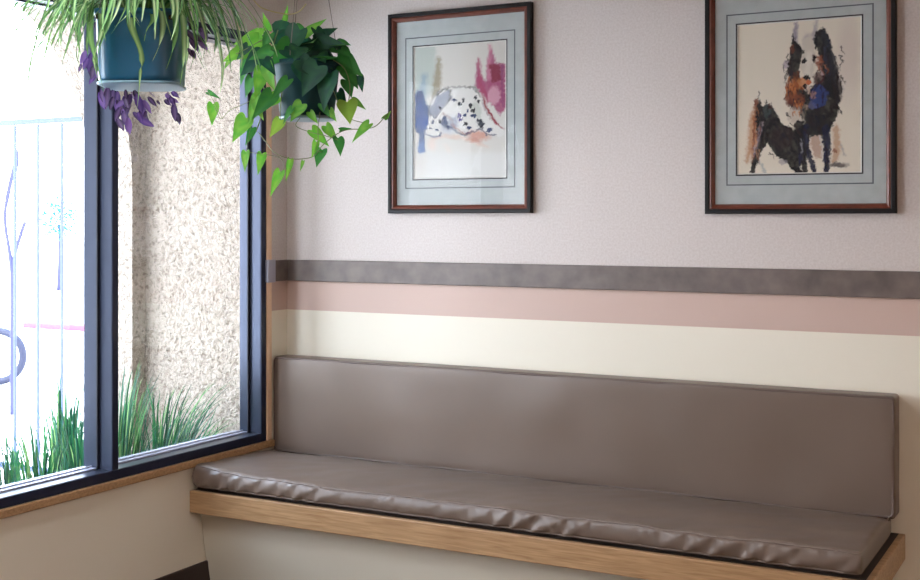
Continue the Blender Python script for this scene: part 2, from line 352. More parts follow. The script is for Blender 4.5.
# ------------------------------------------------------------------ pictures
rng = np.random.default_rng(5)
def vnoise(h, w, s):
    gh, gw = int(h/s)+3, int(w/s)+3; g = rng.random((gh, gw))
    yy, xx = np.mgrid[0:h, 0:w]/s; yi = yy.astype(int); xi = xx.astype(int); fy = yy-yi; fx = xx-xi
    fy = fy*fy*(3-2*fy); fx = fx*fx*(3-2*fx)
    return (g[yi, xi]*(1-fy)*(1-fx)+g[yi+1, xi]*fy*(1-fx)+g[yi, xi+1]*(1-fy)*fx+g[yi+1, xi+1]*fy*fx)
class Painter:                      # x, y in photo pixels inside the picture's sheet
    def __init__(s, x0, x1, y0, y1, K, paper):
        s.x0, s.y0, s.K = x0, y0, K; s.w = int((x1-x0)*K)+1; s.h = int((y1-y0)*K)+1
        s.img = np.ones((s.h, s.w, 3))*np.array(paper[:3])
        yy, xx = np.mgrid[0:s.h, 0:s.w]
        s.X = xx/K+x0+(vnoise(s.h, s.w, 7)-.5)*2.0+(vnoise(s.h, s.w, 3)-.5)*1.6
        s.Y = yy/K+y0+(vnoise(s.h, s.w, 7)-.5)*2.0+(vnoise(s.h, s.w, 3)-.5)*1.6
        s.tx = vnoise(s.h, s.w, 9)*.6+vnoise(s.h, s.w, 3.5)*.4
    def lay(s, a, c, tex=.35):
        tex *= .35; a = a*1.1
        a = np.clip(a, 0, 1)*(1-tex+tex*s.tx*1.4); a = np.clip(a, 0, 1)[..., None]
        s.img = s.img*(1-a)+np.array(srgb(*c)[:3])*a
    def blob(s, cx, cy, rx, ry, c, al=1, ang=0, soft=.35, tex=.35):
        t = math.radians(ang); dx, dy = s.X-cx, s.Y-cy
        u = dx*math.cos(t)+dy*math.sin(t); v = -dx*math.sin(t)+dy*math.cos(t)
        d = np.sqrt((u/rx)**2+(v/ry)**2); s.lay(al*np.clip((1+soft*.5-d)/soft, 0, 1), c, tex)
    def stroke(s, pts, wd, c, al=1, soft=1.2, tex=.3):
        D = np.full((s.h, s.w), 1e9)
        for i in range(len(pts)-1):
            (ax, ay), (bx, by) = pts[i], pts[i+1]; wa = wd[i] if isinstance(wd, list) else wd; wb = wd[i+1] if isinstance(wd, list) else wd
            vx, vy = bx-ax, by-ay; t = np.clip(((s.X-ax)*vx+(s.Y-ay)*vy)/(vx*vx+vy*vy+1e-9), 0, 1)
            d = np.hypot(s.X-ax-t*vx, s.Y-ay-t*vy)-(wa*(1-t)+wb*t)*.5; D = np.minimum(D, d)
        s.lay(al*np.clip(.5-D/soft, 0, 1), c, tex)
    def poly(s, pts, c, al=1, soft=1.5, tex=.3):
        ins = np.zeros((s.h, s.w), bool); D = np.full((s.h, s.w), 1e9); n = len(pts)
        for i in range(n):
            (ax, ay), (bx, by) = pts[i], pts[(i+1) % n]
            cnd = ((ay > s.Y) != (by > s.Y)) & (s.X < (bx-ax)*(s.Y-ay)/((by-ay) if by != ay else 1e-9)+ax); ins ^= cnd
            vx, vy = bx-ax, by-ay; t = np.clip(((s.X-ax)*vx+(s.Y-ay)*vy)/(vx*vx+vy*vy+1e-9), 0, 1)
            D = np.minimum(D, np.hypot(s.X-ax-t*vx, s.Y-ay-t*vy))
        s.lay(np.where(ins, .5+D/soft, .5-D/soft), c, tex)
def paint_spotted_dog():
    P = Painter(413.5, 508, 45, 180, 3.0, srgb(206, 203, 197))
    P.poly([(413, 44), (436, 44), (434, 92), (413, 100)], (176, 184, 178), .6, 6)
    P.stroke([(439, 58), (438, 75), (436, 96)], [4, 8, 8], (138, 126, 96), .75, 4)
    P.stroke([(424, 75), (421, 100), (418, 120)], [6, 9, 8], (120, 145, 170), .6, 5)
    P.poly([(414, 92), (421, 90), (430, 112), (431, 122), (424, 130), (424, 152), (418, 154), (418, 134), (413, 128)], (50, 76, 122), .95, 2.5)
    P.blob(418, 95, 4, 7, (40, 58, 105), .8); P.blob(422, 122, 7, 8, (52, 80, 142), .8); P.blob(421, 148, 4, 7, (105, 130, 180), .6)
    # magenta drapery
    P.poly([(479, 60), (482, 78), (488, 84), (490, 56), (494, 52), (497, 66), (508, 68), (508, 112), (502, 118), (496, 110), (486, 98), (477, 90), (478, 78)], (158, 78, 112), .85, 3)
    P.stroke([(480, 62), (482, 88), (490, 104)], [3, 6, 4], (160, 62, 96), .7, 3)
    P.stroke([(492, 48), (491, 80)], [3, 5], (196, 128, 150), .7, 3)
    P.poly([(491, 67), (501, 68), (504, 84), (494, 86)], (128, 38, 62), .85, 2); P.stroke([(504, 70), (505, 110)], [3, 2], (122, 52, 100), .6, 2)
    P.blob(496, 98, 6, 9, (206, 158, 172), .7); P.stroke([(484, 100), (490, 114), (499, 127), (508, 135)], [2, 2.4, 2.2, 1.5], (140, 42, 58), .9, 1.4)
    # body
    P.poly([(430, 104), (437, 92), (450, 88), (462, 88), (478, 90), (483, 99), (487, 112), (495, 126), (508, 134), (503, 140), (488, 136), (474, 134), (462, 134), (448, 136), (434, 138), (424, 136), (428, 122)], (214, 212, 208), .97, 1.6, .1)
    P.poly([(431, 108), (438, 96), (450, 90), (452, 98), (443, 108), (436, 116), (430, 114)], (148, 152, 168), .85, 1.6)
    P.stroke([(429, 106), (430, 115), (436, 118)], [2, 3, 1.5], (86, 92, 108), .8, 1.5)
    P.stroke([(437, 93), (446, 89), (452, 92), (449, 104)], [1.5, 2, 2, 1.4], (98, 98, 92), .8, 1.6)
    P.stroke([(470, 89), (477, 90), (482, 98)], [2, 2, 1.5], (98, 98, 88), .7, 1.4)
    P.blob(449, 126, 8, 9, (150, 158, 178), .55, 0, .8); P.blob(455, 124, 4, 7, (128, 134, 160), .6, 20, .7); P.blob(478, 112, 5, 9, (176, 182, 172), .6, -20)
    dots = [(455.5, 101, 2.6, 1.4, 1), (465, 101.5, 1.5, 2, 0), (460.5, 105.5, 2, 2, 0), (438, 94, 1.2, 2, 0), (440.5, 107.5, 1.8, 1.2, 0), (477, 99.5, 1.8, 2, 0), (480.5, 104, 1.6, 2.4, 0),
            (472.5, 107.5, 1.8, 2.2, 0), (474.5, 112.5, 2, 2.4, 0), (469, 113, 1.2, 1.8, 1), (460.5, 117, 2, 2, 2), (466.5, 117.5, 2, 1.8, 1), (462, 121, 2.2, 1.6, 2), (475, 118, 3, 1.8, 1), (433, 122, 1.8, 1.8, 1),
            (445, 119, 2.2, 1.8, 1), (441, 122.5, 2, 1.6, 0), (447, 123, 2, 2.4, 1), (449, 128, 2, 2, 1), (437, 131, 1.6, 1.4, 1), (467.5, 125.5, 2.2, 2.2, 0), (471, 130, 2.6, 1.8, 1), (482, 123, 3, 2.2, 0), (484, 129, 1.4, 3, 0),
            (441, 135, 2.4, 1, 1), (469, 134.5, 2.8, 1.2, 1), (491, 133, 3.6, 1.8, 1), (430, 129, 1.4, 1, 1)]
    for x, y, rx, ry, k in dots: P.blob(x, y, rx, ry, [(30, 34, 44), (44, 58, 96), (78, 66, 124)][k], .92, rng.integers(-30, 30), .5, .2)
    P.stroke([(452, 126), (459, 131), (466, 136)], [1.6, 2, 2], (150, 96, 86), .7, 1.6)
    P.blob(480, 138, 11, 4.5, (198, 138, 118), .75, 10, .8); P.blob(476, 143, 7, 2.5, (180, 100, 82), .6, 15, .8); P.stroke([(455, 137), (470, 142), (490, 150)], [2, 3, 1], (214, 178, 160), .6, 3)
    P.stroke([(432, 140), (446, 137), (458, 140)], [2, 3, 2], (206, 170, 152), .6, 3); P.stroke([(446, 146), (452, 156)], [2, 3], (218, 190, 174), .5, 3); P.blob(432, 146, 4, 5, (222, 196, 184), .6, 0, 1)
    for q, w_, c_ in (([(430, 104), (436, 95), (443, 90), (450, 88), (462, 88), (472, 89), (480, 95)], 1.1, (110, 108, 108)), ([(430, 104), (430, 114), (436, 118), (442, 110), (449, 104), (453, 96)], 1.3, (84, 88, 104)),
                      ([(425, 134), (432, 138), (441, 137)], 1.6, (70, 84, 118)), ([(452, 128), (458, 134), (466, 137), (474, 134), (482, 132), (488, 137), (498, 138)], 1.6, (72, 76, 98)), ([(483, 99), (487, 112), (492, 122)], 1.2, (150, 128, 132)), ([(444, 114), (452, 120), (456, 128)], 1.2, (150, 120, 116))):
        P.stroke(q, w_, c_, .75, 1.3, .1)
    P.blob(445, 124, 3.4, 4.6, (48, 62, 104), .8, 20, .7); P.blob(436, 112, 3, 4, (128, 134, 152), .6, 0, .8); P.blob(420, 112, 4, 12, (44, 72, 132), .7, 0, .7); P.blob(483, 126, 3.4, 3, (30, 36, 56), .85, 0, .5)
    P.poly([(428, 154), (508, 156), (508, 180), (426, 180)], (212, 211, 208), .5, 6)
    return P
def paint_dark_dog():
    P = Painter(738.5, 860, 22, 173, 3.0, srgb(222, 213, 197))
    dk = (12, 11, 16); nv = (20, 26, 58)
    P.stroke([(797, 24), (796, 40), (799, 56)], [3, 5, 3], (128, 118, 140), .75, 3); P.stroke([(817, 24), (814, 40)], [3, 6], (140, 132, 150), .55, 3); P.blob(808, 42, 4, 7, (168, 154, 162), .6, 0, .8)
    # hindquarters
    P.stroke([(759, 106), (754, 120), (752, 140), (748, 160)], [8, 9, 7, 4], (184, 128, 84), .75, 4)
    P.stroke([(757, 100), (757, 112), (755, 134), (753, 164)], [3, 4, 3, 2], (128, 70, 44), .8, 2)
    P.poly([(757, 106), (760, 98), (764, 106), (770, 103), (776, 110), (782, 122), (796, 130), (804, 128), (806, 150), (801, 168), (804, 173), (796, 173), (788, 163), (778, 156), (768, 142), (762, 152), (757, 166), (755, 173), (751, 173), (753, 160), (758, 142), (757, 122)], dk, .95, 1.5)
    P.stroke([(763, 122), (759, 138), (754, 155)], [4, 4, 2], (150, 132, 140), .7, 2); P.blob(768, 110, 4, 7, (58, 72, 74), .7); P.blob(783, 138, 12, 12, (54, 38, 40), .6, 20)
    P.blob(784, 162, 4, 3, (150, 142, 150), .6); P.stroke([(760, 160), (766, 172)], [2, 3], (150, 160, 162), .6, 2)
    P.blob(757, 100, 2, 4, (120, 62, 40), .8); P.blob(771, 105, 1.6, 3.5, (76, 40, 34), .8)
    # chest and mane
    P.poly([(796, 78), (789, 92), (789, 104), (796, 112), (803, 120), (800, 132), (812, 138), (828, 136), (835, 122), (840, 102), (838, 88), (830, 72), (818, 84), (806, 92)], dk, .95, 2)
    P.poly([(816, 34), (824, 30), (829, 38), (832, 58), (838, 74), (842, 94), (836, 104), (828, 98), (822, 78), (820, 60), (814, 44)], dk, .96, 1.6)
    P.stroke([(824, 36), (830, 60), (838, 86)], [6, 9, 7], (32, 36, 46), .8, 2)
    P.poly([(794, 34), (797, 42), (804, 50), (803, 56), (800, 70), (802, 84), (794, 80), (789, 72), (791, 52)], dk, .96, 1.5)
    P.blob(793, 50, 2.6, 4.5, (104, 52, 38), .8); P.blob(787.5, 64, 3, 4, (140, 122, 146), .6)
    P.blob(793, 88, 6, 11, (160, 92, 50), .85, 0, .5); P.blob(798, 100, 7, 6, (128, 66, 44), .8, 20, .5); P.blob(789, 96, 3, 10, (110, 50, 36), .7)
    P.blob(803, 84, 5, 6, (190, 118, 62), .8); P.blob(802, 108, 8, 3, (176, 146, 128), .6)
    P.poly([(791, 108), (804, 112), (806, 124), (800, 128), (788, 118)], (196, 184, 170), .8, 3)
    # face
    P.poly([(804, 40), (813, 38), (815, 52), (815, 66), (814, 78), (806, 80), (802, 68), (803, 50)], (204, 196, 184), .95, 1.4, .1)
    P.blob(805, 62, 2.2, 3.2, (36, 32, 34), .95); P.blob(803.5, 52.5, 2.4, 2, (34, 36, 38), .85); P.blob(815, 60, 2, 4.5, (60, 26, 28), .9)
    P.blob(820, 63, 4.5, 6, (138, 72, 48), .85); P.blob(817, 62, 2.4, 2, (212, 190, 172), .9); P.blob(820, 70, 2.2, 2.6, (206, 170, 150), .8); P.blob(824, 60, 1.8, 2, (52, 26, 26), .9)
    P.blob(819, 80, 5, 6, (72, 30, 34), .8); P.blob(822, 75, 2, 2.4, (190, 160, 160), .7)
    P.blob(807.5, 78.5, 3.4, 2.4, (26, 20, 22), .95); P.blob(809, 83, 2.4, 2.4, (186, 96, 56), .9); P.blob(806, 87, 2, 2, (60, 30, 28), .8); P.blob(809, 91, 2, 4, (205, 180, 160), .7)
    P.poly([(813, 90), (820, 86), (829, 94), (826, 106), (816, 110), (811, 100)], (44, 60, 118), .9, 2); P.blob(814, 96, 3, 4, (176, 130, 110), .6); P.blob(813, 106, 4, 4, (96, 102, 148), .5)
    P.blob(816, 122, 11, 10, (34, 34, 34), .7); P.blob(804, 112, 3, 8, (84, 78, 62), .6); P.stroke([(838, 80), (842, 92), (839, 104)], [3, 4, 2], (90, 92, 92), .5, 3)
    # legs
    P.stroke([(800, 126), (803, 150), (806, 172)], [10, 7, 5], dk, .9, 1.5); P.stroke([(807, 128), (808, 148), (815, 171)], [6, 5, 5], nv, .9, 1.5); P.stroke([(826, 130), (827, 150), (827, 172)], [8, 7, 5], nv, .95, 1.5)
    P.stroke([(802, 140), (803, 160)], [1.5, 2], (160, 158, 168), .6, 1.5); P.poly([(812, 137), (821, 136), (822, 160), (816, 158), (812, 146)], (188, 160, 142), .7, 2); P.stroke([(821, 138), (823, 160)], [1, 1.4], (200, 196, 196), .7, 1.4)
    P.stroke([(836, 130), (837, 150), (834, 162)], [6, 7, 5], (184, 140, 104), .7, 3); P.blob(835, 152, 2.4, 1.6, (130, 68, 44), .7); P.blob(838, 166, 9, 2.4, (74, 66, 70), .8, 4, .7); P.stroke([(841, 146), (844, 156)], [1.4, 2], (130, 128, 134), .6, 2)
    P.blob(848, 60, 10, 40, (196, 180, 176), .4, 0, .9)
    rr = random.Random(3)
    def fur(cx, cy, sx, sy, n, cols, a0, a1, ln=6, w=1.1, al=.8):
        for _ in range(n):
            x = rr.gauss(cx, sx); y = rr.gauss(cy, sy); a = math.radians(rr.uniform(a0, a1)); P.stroke([(x, y), (x+math.cos(a)*ln, y+math.sin(a)*ln)], [w*1.5, w*.5], rr.choice(cols), al, 1.0, .1)
    D_ = [(10, 9, 14), (18, 20, 38), (34, 20, 18)]; O_ = [(150, 78, 40), (104, 48, 28), (196, 118, 60), (60, 30, 24)]
    fur(792, 66, 2, 10, 26, D_, 70, 110, 8); fur(838, 84, 2.5, 14, 30, D_, 60, 95, 8); fur(827, 60, 3, 14, 26, D_+[(44, 48, 70)], 70, 110, 8)
    fur(794, 92, 4, 9, 34, O_, 60, 120, 6); fur(800, 104, 4, 5, 16, O_+D_, 60, 120, 5); fur(818, 92, 5, 8, 16, [(38, 50, 108), (22, 26, 60), (14, 12, 18)], 60, 120, 6)
    fur(818, 118, 9, 8, 40, D_+[(40, 38, 34)], 70, 110, 7); fur(788, 134, 11, 9, 40, D_+[(48, 28, 26)], 30, 70, 7); fur(764, 124, 3, 12, 18, D_, 80, 120, 7)
    fur(756, 132, 2.5, 14, 20, [(176, 112, 70), (120, 62, 38), (196, 146, 110)], 80, 110, 8, 1, .6); fur(823, 68, 2.5, 5, 12, [(120, 56, 40), (30, 16, 20), (170, 110, 84)], 60, 110, 4)
    for x in (802, 808, 827): fur(x, 152, 1.4, 9, 14, D_+[(26, 34, 70)], 84, 98, 8, 1)
    P.blob(810, 60, 3.4, 9, (216, 208, 196), .9, 4, .6, .1); P.blob(808.5, 72, 3, 5, (214, 206, 194), .9, 0, .6, .1); P.blob(805, 62, 1.8, 2.6, (16, 14, 18), 1, 0, .5, 0); P.blob(815.5, 60.5, 1.7, 3.0, (24, 14, 18), 1, 0, .5, 0)
    P.blob(807.5, 79, 3.2, 2.0, (14, 10, 12), 1, 0, .5, 0); P.blob(810, 83.5, 2.4, 1.8, (190, 104, 64), .9, 0, .6, .1); P.blob(806, 87, 2.2, 1.6, (40, 20, 20), .9, 0, .6, .1)
    return P
def picture(label, pxl, pxr, zb, zt, painter, flip=False):
    T = .028; x0 = x_on_back(pxl, -T); x1 = x_on_back(pxr, -T)
    cx = (x0+x1)/2; w = x1-x0; h = zt-zb
    root = empty('framed_picture', (cx, 0, zb)); tag(root, label, 'picture')
    def ring(bm, xa, xb, za, zb_, y, xa2, xb2, za2, zb2, y2, mi):
        A = [bm.verts.new(p) for p in ((xa, y, za), (xb, y, za), (xb, y, zb_), (xa, y, zb_))]
        B = [bm.verts.new(p) for p in ((xa2, y2, za2), (xb2, y2, za2), (xb2, y2, zb2), (xa2, y2, zb2))]
        for i in range(4):
            f = bm.faces.new((A[i], A[(i+1) % 4], B[(i+1) % 4], B[i])); f.material_index = mi
    def ins(d): return (-w/2+d, w/2-d, d, h-d)
    def insxy(dx, dz): return (-w/2+dx, w/2-dx, dz, h-dz)
    b = bmesh.new()
    prof = [(0, -.001, 0), (0, -T+.003, 0), (.003, -T, 0), (.014, -T, 0), (.0165, -T+.002, 0), (.017, -T+.004, 1), (.023, -T+.002, 1), (.030, -T+.008, 1), (.034, -.012, 1), (.034, -.004, 0)]
    for (d1, y1, m1), (d2, y2, m2) in zip(prof[:-1], prof[1:]): ring(b, *ins(d1), y1, *ins(d2), y2, m2 if m1 == m2 else 0)
    f = b.faces.new([b.verts.new(p) for p in ((-w/2, -.001, 0), (-w/2, -.001, h), (w/2, -.001, h), (w/2, -.001, 0))])
    obj('frame', b, [M['black_lacquer'], M['red_wood']], root)
    b = bmesh.new(); Y = -.0095
    seq = [(.030, .026, 0), (.074, .100, 1), (.079, .1045, 0), (.108, .134, 2), (.1135, .139, 3), (.117, .1425, None)]
    for (a1, c1, m1), (a2, c2, _) in zip(seq[:-1], seq[1:]):
        ring(b, *insxy(a1, c1), Y, *insxy(a2, c2), Y+(.003 if m1 == 3 else 0), m1)
    obj('mat_board', b, [M['mat_board'], M['mat_line'], M['mat_line_dark'], M['mat_bevel']], root)
    # the sheet itself, colours carried by its vertices
    P = painter(); H, W = P.h, P.w; xa, xb, za, zb_ = insxy(.116, .1415)
    xs = np.linspace(xa, xb, W); zs = np.linspace(zb_, za, H); XX, ZZ = np.meshgrid(xs, zs)
    co = np.stack([XX, np.full_like(XX, -.006), ZZ], -1).reshape(-1, 3)
    idx = np.arange(H*W).reshape(H, W)
    fc = np.stack([idx[1:, :-1], idx[1:, 1:], idx[:-1, 1:], idx[:-1, :-1]], -1).reshape(-1, 4)
    me = bpy.data.meshes.new('painting'); me.from_pydata(co.tolist(), [], fc.tolist())
    at_ = me.color_attributes.new('col', 'FLOAT_COLOR', 'POINT')
    rgba = np.ones((H*W, 4), np.float32); rgba[:, :3] = P.img.reshape(-1, 3); at_.data.foreach_set('color', rgba.ravel())
    me.materials.append(M['paint']); o = bpy.data.objects.new('painting', me); col.objects.link(o); o.parent = root
    b = bmesh.new(); xa, xb, za, zb_ = ins(.033); box(b, xa, xb, -.0145, -.0125, za, zb_); obj('glass', b, M['picture_glass'], root)
picture('framed watercolour of a resting white spotted dog against blue and magenta', 387.5, 530.5, 1.487, 2.302, paint_spotted_dog)
picture('framed watercolour of a standing dark long-haired dog on bare cream paper', 704.5, 896, 1.482, 2.291, paint_dark_dog)
# ------------------------------------------------------------------ leaves
def heart_leaf(bm, cl, base, tip, nrm, wid, c1, c2, fold_=.25, curl=.15, vari=.25):
    ax = tip-base; ln = ax.length; ax.normalize(); sd = ax.cross(nrm).normalized(); nr = sd.cross(ax).normalized()
    prof = [(-.10, .18), (-.13, .34), (-.06, .46), (.08, .52), (.25, .49), (.45, .38), (.65, .24), (.82, .12), (1.0, .0)]
    mid = [(0.0), (.04), (.08), (.14), (.28), (.46), (.65), (.82), (1.0)]
    def pt(u, v, s):
        z = -curl*ln*(max(u, 0)**2) - fold_*abs(v)*wid*-1
        return base+ax*(u*ln)+sd*(v*wid*s)+nr*z
    ph = random.random()*50
    def put(p, edge):
        v = bm.verts.new(p); k = noise.noise(p*75+Vector((ph, 0, 0)))
        m = min(1, max(0, .5+k*1.4)); c = [a*(1-m*vari)+bb*m*vari for a, bb in zip(c1, c2)]
        e = .88 if edge == 2 else (1.12 if edge == 0 else 1); v[cl] = (c[0]*e, c[1]*e, c[2]*e, 1); return v
    mv = [put(pt(u, 0, 1), 0) for u in mid]
    for s in (-1, 1):
        hv = [put(pt((u+m)*.5, v*.5, s), 1) for (u, v), m in zip(prof, mid)]
        ev = [put(pt(u, v, s), 2) for (u, v) in prof[:-1]]+[mv[-1]]
        hv[-1] = mv[-1]
        for i in range(len(prof)-1):
            for A, B in ((mv, hv), (hv, ev)):
                q = [A[i], A[i+1], B[i+1], B[i]]; u_ = []
                for v in q:
                    if v not in u_: u_.append(v)
                if len(u_) >= 3:
                    try: f = bm.faces.new(u_ if s > 0 else u_[::-1]); f.smooth = True
                    except ValueError: pass
def blade(bm, cl, pts, wid, cm, ce, side=None, taper=.15):
    pts = [Vector(p) for p in pts]; n = len(pts); rows = []
    for i, p in enumerate(pts):
        d = (pts[min(i+1, n-1)]-pts[max(i-1, 0)]).normalized()
        s = side - d*side.dot(d) if side is not None else d.cross(Vector((0, 0, 1)))
        if s.length < .05: s = d.cross(Vector((1, 0, 0)))
        s.normalize(); nr = s.cross(d); t = i/(n-1)
        w = wid*(min(1, .45+t*3))*(1-max(0, (t-taper))/(1-taper))**.7 if t < 1 else 0
        if t >= 1: v = bm.verts.new(p); v[cl] = ce; rows.append([v]*5); continue
        row = []
        for k, (u, z) in enumerate(((-.5, .12), (-.2, .02), (0, 0), (.2, .02), (.5, .12))):
            v = bm.verts.new(p+s*(u*w)+nr*(z*w)); v[cl] = ce if k in (0, 4) else (cm if k == 2 else tuple((a*.6+b_*.4) for a, b_ in zip(cm, ce))); row.append(v)
        rows.append(row)
    for i in range(n-1):
        for k in range(4):
            q = [rows[i][k], rows[i+1][k], rows[i+1][k+1], rows[i][k+1]]; u_ = []
            for v in q:
                if v not in u_: u_.append(v)
            if len(u_) >= 3:
                try: bm.faces.new(u_).smooth = True
                except ValueError: pass
def C(r, g, b): return srgb(r, g, b)
# ------------------------------------------------------------------ hanging planter: spider plant
def slab(bm, w, z0, z1, exp=5, seg=48):
    R = []
    for ww, z in ((w-.008, z0), (w, z0+.002), (w, z1-.002), (w-.006, z1)):
        ring = []
        for k in range(seg):
            a = 2*PI*k/seg; c, s = math.cos(a), math.sin(a); r = ww/2/((abs(c)**exp+abs(s)**exp)**(1/exp)); ring.append(bm.verts.new((c*r, s*r, z)))
        R.append(ring)
    for A, B in zip(R[:-1], R[1:]):
        for k in range(seg): bm.faces.new((A[k], A[(k+1) % seg], B[(k+1) % seg], B[k])).smooth = True
    bm.faces.new(R[0][::-1]); bm.faces.new(R[-1])
def sq_pot(bm, w0, w1, h, exp=5, seg=48, th=.006):
    def ring(w, z): 
        out = []
        for k in range(seg):
            a = 2*PI*k/seg; c, s = math.cos(a), math.sin(a); r = w/2/((abs(c)**exp+abs(s)**exp)**(1/exp)); out.append(bm.verts.new((c*r, s*r, z)))
        return out
    R = [ring(w0-.012, 0), ring(w0, .006)]+[ring(w0+(w1-w0)*t, h*t) for t in (.08, .3, .6, .9)]+[ring(w1+.004, h-.016), ring(w1+.012, h-.014), ring(w1+.012, h), ring(w1-.01, h), ring(w1-.012, h-.03)]
    for A, B in zip(R[:-1], R[1:]):
        for k in range(seg): bm.faces.new((A[k], A[(k+1) % seg], B[(k+1) % seg], B[k])).smooth = True
    bm.faces.new(R[0][::-1])
p = at(142.5, 84.5, 3.6); z0 = p.z; H1 = .205
sp = empty('hanging_planter', (p.x, p.y, z0), YAW+.06)
tag(sp, 'spider plant with purple trailers in a square teal pot hanging before the window', 'hanging plant')
b = bmesh.new(); sq_pot(b, .228, .242, H1); obj('pot', b, M['pot_teal'], sp)
b = bmesh.new()
slab(b, .236, -.009, -.0005)
obj('drip_tray', b, plain('pale_teal_tray', srgb(120, 150, 165), .35), sp)
b = bmesh.new(); bmesh.ops.create_cube(b, size=1)
for v in b.verts: v.co = Vector((v.co.x*.22, v.co.y*.22, H1-.02+v.co.z*.02))
bmesh.ops.subdivide_edges(b, edges=b.edges[:], cuts=4, use_grid_fill=True)
for v in b.verts: v.co.z += noise.noise(v.co*40)*.004 if v.co.z > H1-.02 else 0
obj('soil', b, M['soil'], sp)
b = bmesh.new()
top = Vector((0, 0, ZC-z0-.03))
for sx in (-1, 1):
    for sy in (-1, 1): tube(b, [(sx*.105, sy*.105, H1-.01), (sx*.1, sy*.1, H1+.01), top], .0016, 5)
tube(b, [top, top+Vector((0, 0, .031))], .004, 6); obj('hanger', b, M['cord'], sp)
inv = Matrix.Rotation(-(YAW+.06), 3, 'Z')
def loc_sp(px, py, t): return inv @ (at(px, py, t)-Vector((p.x, p.y, z0)))
b = bmesh.new(); cl = b.verts.layers.float_color.new('col')
greens = [C(62, 116, 60), C(44, 100, 62), C(84, 136, 72), C(34, 84, 58)]; creams = [C(148, 184, 112), C(112, 160, 90), C(188, 206, 150)]
def sp_blade(P, w, green=None, cream=None):
    blade(b, cl, spline(P, 5), w, cream or random.choice(creams), green or random.choice(greens), None, .3)
for i in range(190):
    a = random.uniform(0, 2*PI); r0 = random.uniform(.0, .095); ln = random.uniform(.14, .34); d = Vector((math.cos(a), math.sin(a), 0))
    up = random.uniform(.05, .16); s0 = Vector((0, 0, H1-.02))+d*r0
    drop = random.uniform(-.04, .20)*(ln/.3)
    if d.y < -.35 and ln > .2: drop = min(drop, .10)
    P = [s0, s0+d*ln*.3+Vector((0, 0, up)), s0+d*ln*.68+Vector((0, 0, up*.9)), s0+d*ln*.93+Vector((0, 0, up*.3-drop*.6)), s0+d*ln+Vector((0, 0, -drop))]
    tw = Vector((-d.y, d.x, 0))*random.uniform(-.05, .05); P = [q+tw*(k/4)**2*2 for k, q in enumerate(P)]
    sp_blade(P, random.uniform(.013, .022))
# blades read off the photograph, drooping over the pot
for pts, w in (([(128, 8), (132, 30), (141, 55), (140, 82), (137, 110)], .021), ([(160, 2), (163, 25), (160, 44), (152, 62)], .016), ([(172, 0), (176, 28), (173, 50), (166, 70)], .014),
               ([(181, 2), (184, 30), (184, 60), (180, 86)], .015), ([(150, 10), (153, 20), (147, 30), (144, 42)], .012), ([(98, 4), (102, 30), (94, 60), (101, 88)], .015), ([(92, 5), (90, 35), (96, 62), (104, 92)], .016),
               ([(86, 4), (84, 30), (76, 52), (82, 72)], .014), ([(76, 2), (68, 20), (62, 34), (62, 48)], .013), ([(60, 2), (50, 12), (40, 24), (33, 42)], .012), ([(44, 40), (38, 48), (32, 62), (27, 84)], .010), ([(64, 6), (76, 24), (80, 38), (78, 62)], .012),
               ([(100, 0), (84, 18), (74, 32), (68, 44)], .014), ([(196, 2), (202, 22), (206, 40), (203, 60)], .012), ([(200, 0), (220, 6), (232, 20), (236, 44)], .008), ([(192, 6), (212, 10), (222, 26), (224, 52)], .008), ([(186, 6), (192, 26), (196, 48), (190, 70)], .012),
               ([(112, 6), (108, 26), (99, 50), (97, 74)], .015), ([(90, 2), (76, 8), (70, 22), (72, 40)], .012), ([(18, 2), (14, 8), (8, 16), (-2, 22)], .008), ([(48, 0), (36, 4), (24, 10), (20, 20)], .010), ([(70, 4), (58, 8), (52, 20), (46, 34)], .010)):
    n = len(pts); off = random.uniform(-.05, .02) if w < .015 else -.05
    t0 = 3.50; t1 = 3.44+off*.2 if 95 < pts[-1][0] < 190 else 3.5+off
    P = [loc_sp(x, y, t0+(t1-t0)*min(1, k/1.5)) for k, (x, y) in enumerate(pts)]; sp_blade(P, w*1.2, cream=C(178, 200, 128) if w > .02 else None)
# runners
fo = obj('foliage', b, M['leaf'], sp)
b = bmesh.new(); 
for pts in ([(196, -14), (222, -20), (250, -3), (262, 8), (285, 14), (298, 12), (306, 4)], [(190, -4), (210, -14), (226, -2), (233, 14), (240, 30)]):
    tube(b, spline([loc_sp(x, y, 3.6+.05*i) for i, (x, y) in enumerate(pts)], 6), .0022, 5)
obj('runner', b, plain('pale_runner', srgb(190, 180, 130), .5), sp)
# purple trailers: (px, py, tip dx, tip dy, size px)
b = bmesh.new(); cl = b.verts.layers.float_color.new('col')
pu = [C(52, 34, 84), C(78, 50, 118), C(38, 26, 60), C(116, 84, 150)]; pu2 = C(176, 140, 190)
purp = [(108, 88, -2, 22), (100, 92, 5, 18), (118, 92, -2, 20), (124, 96, 4, 18), (130, 94, -4, 16), (136, 94, 6, 20), (144, 100, 8, 14), (140, 110, 10, 16), (124, 110, 3, 18), (128, 118, 2, 17), (120, 108, -5, 14), (134, 112, 12, 12), (118, 100, 8, 16), (130, 104, -6, 12), (146, 104, -3, 12),
        (166, 94, 8, 8), (172, 92, 8, 6), (165, 100, 7, 6), (174, 104, 2, 18), (170, 97, 6, 10), (150, 92, 6, 6), (92, 52, -4, 20), (90, 62, 3, 18), (88, 58, -5, 12), (94, 66, -2, 14), (91, 56, 5, 20), (186, 30, 10, 12), (192, 24, 10, 8), (190, 38, 8, 14), (198, 42, 10, 8), (188, 48, 6, 10), (196, 34, 10, 12), (188, 20, 6, 10), (192, 50, 4, 9), (200, 28, 8, 14)]
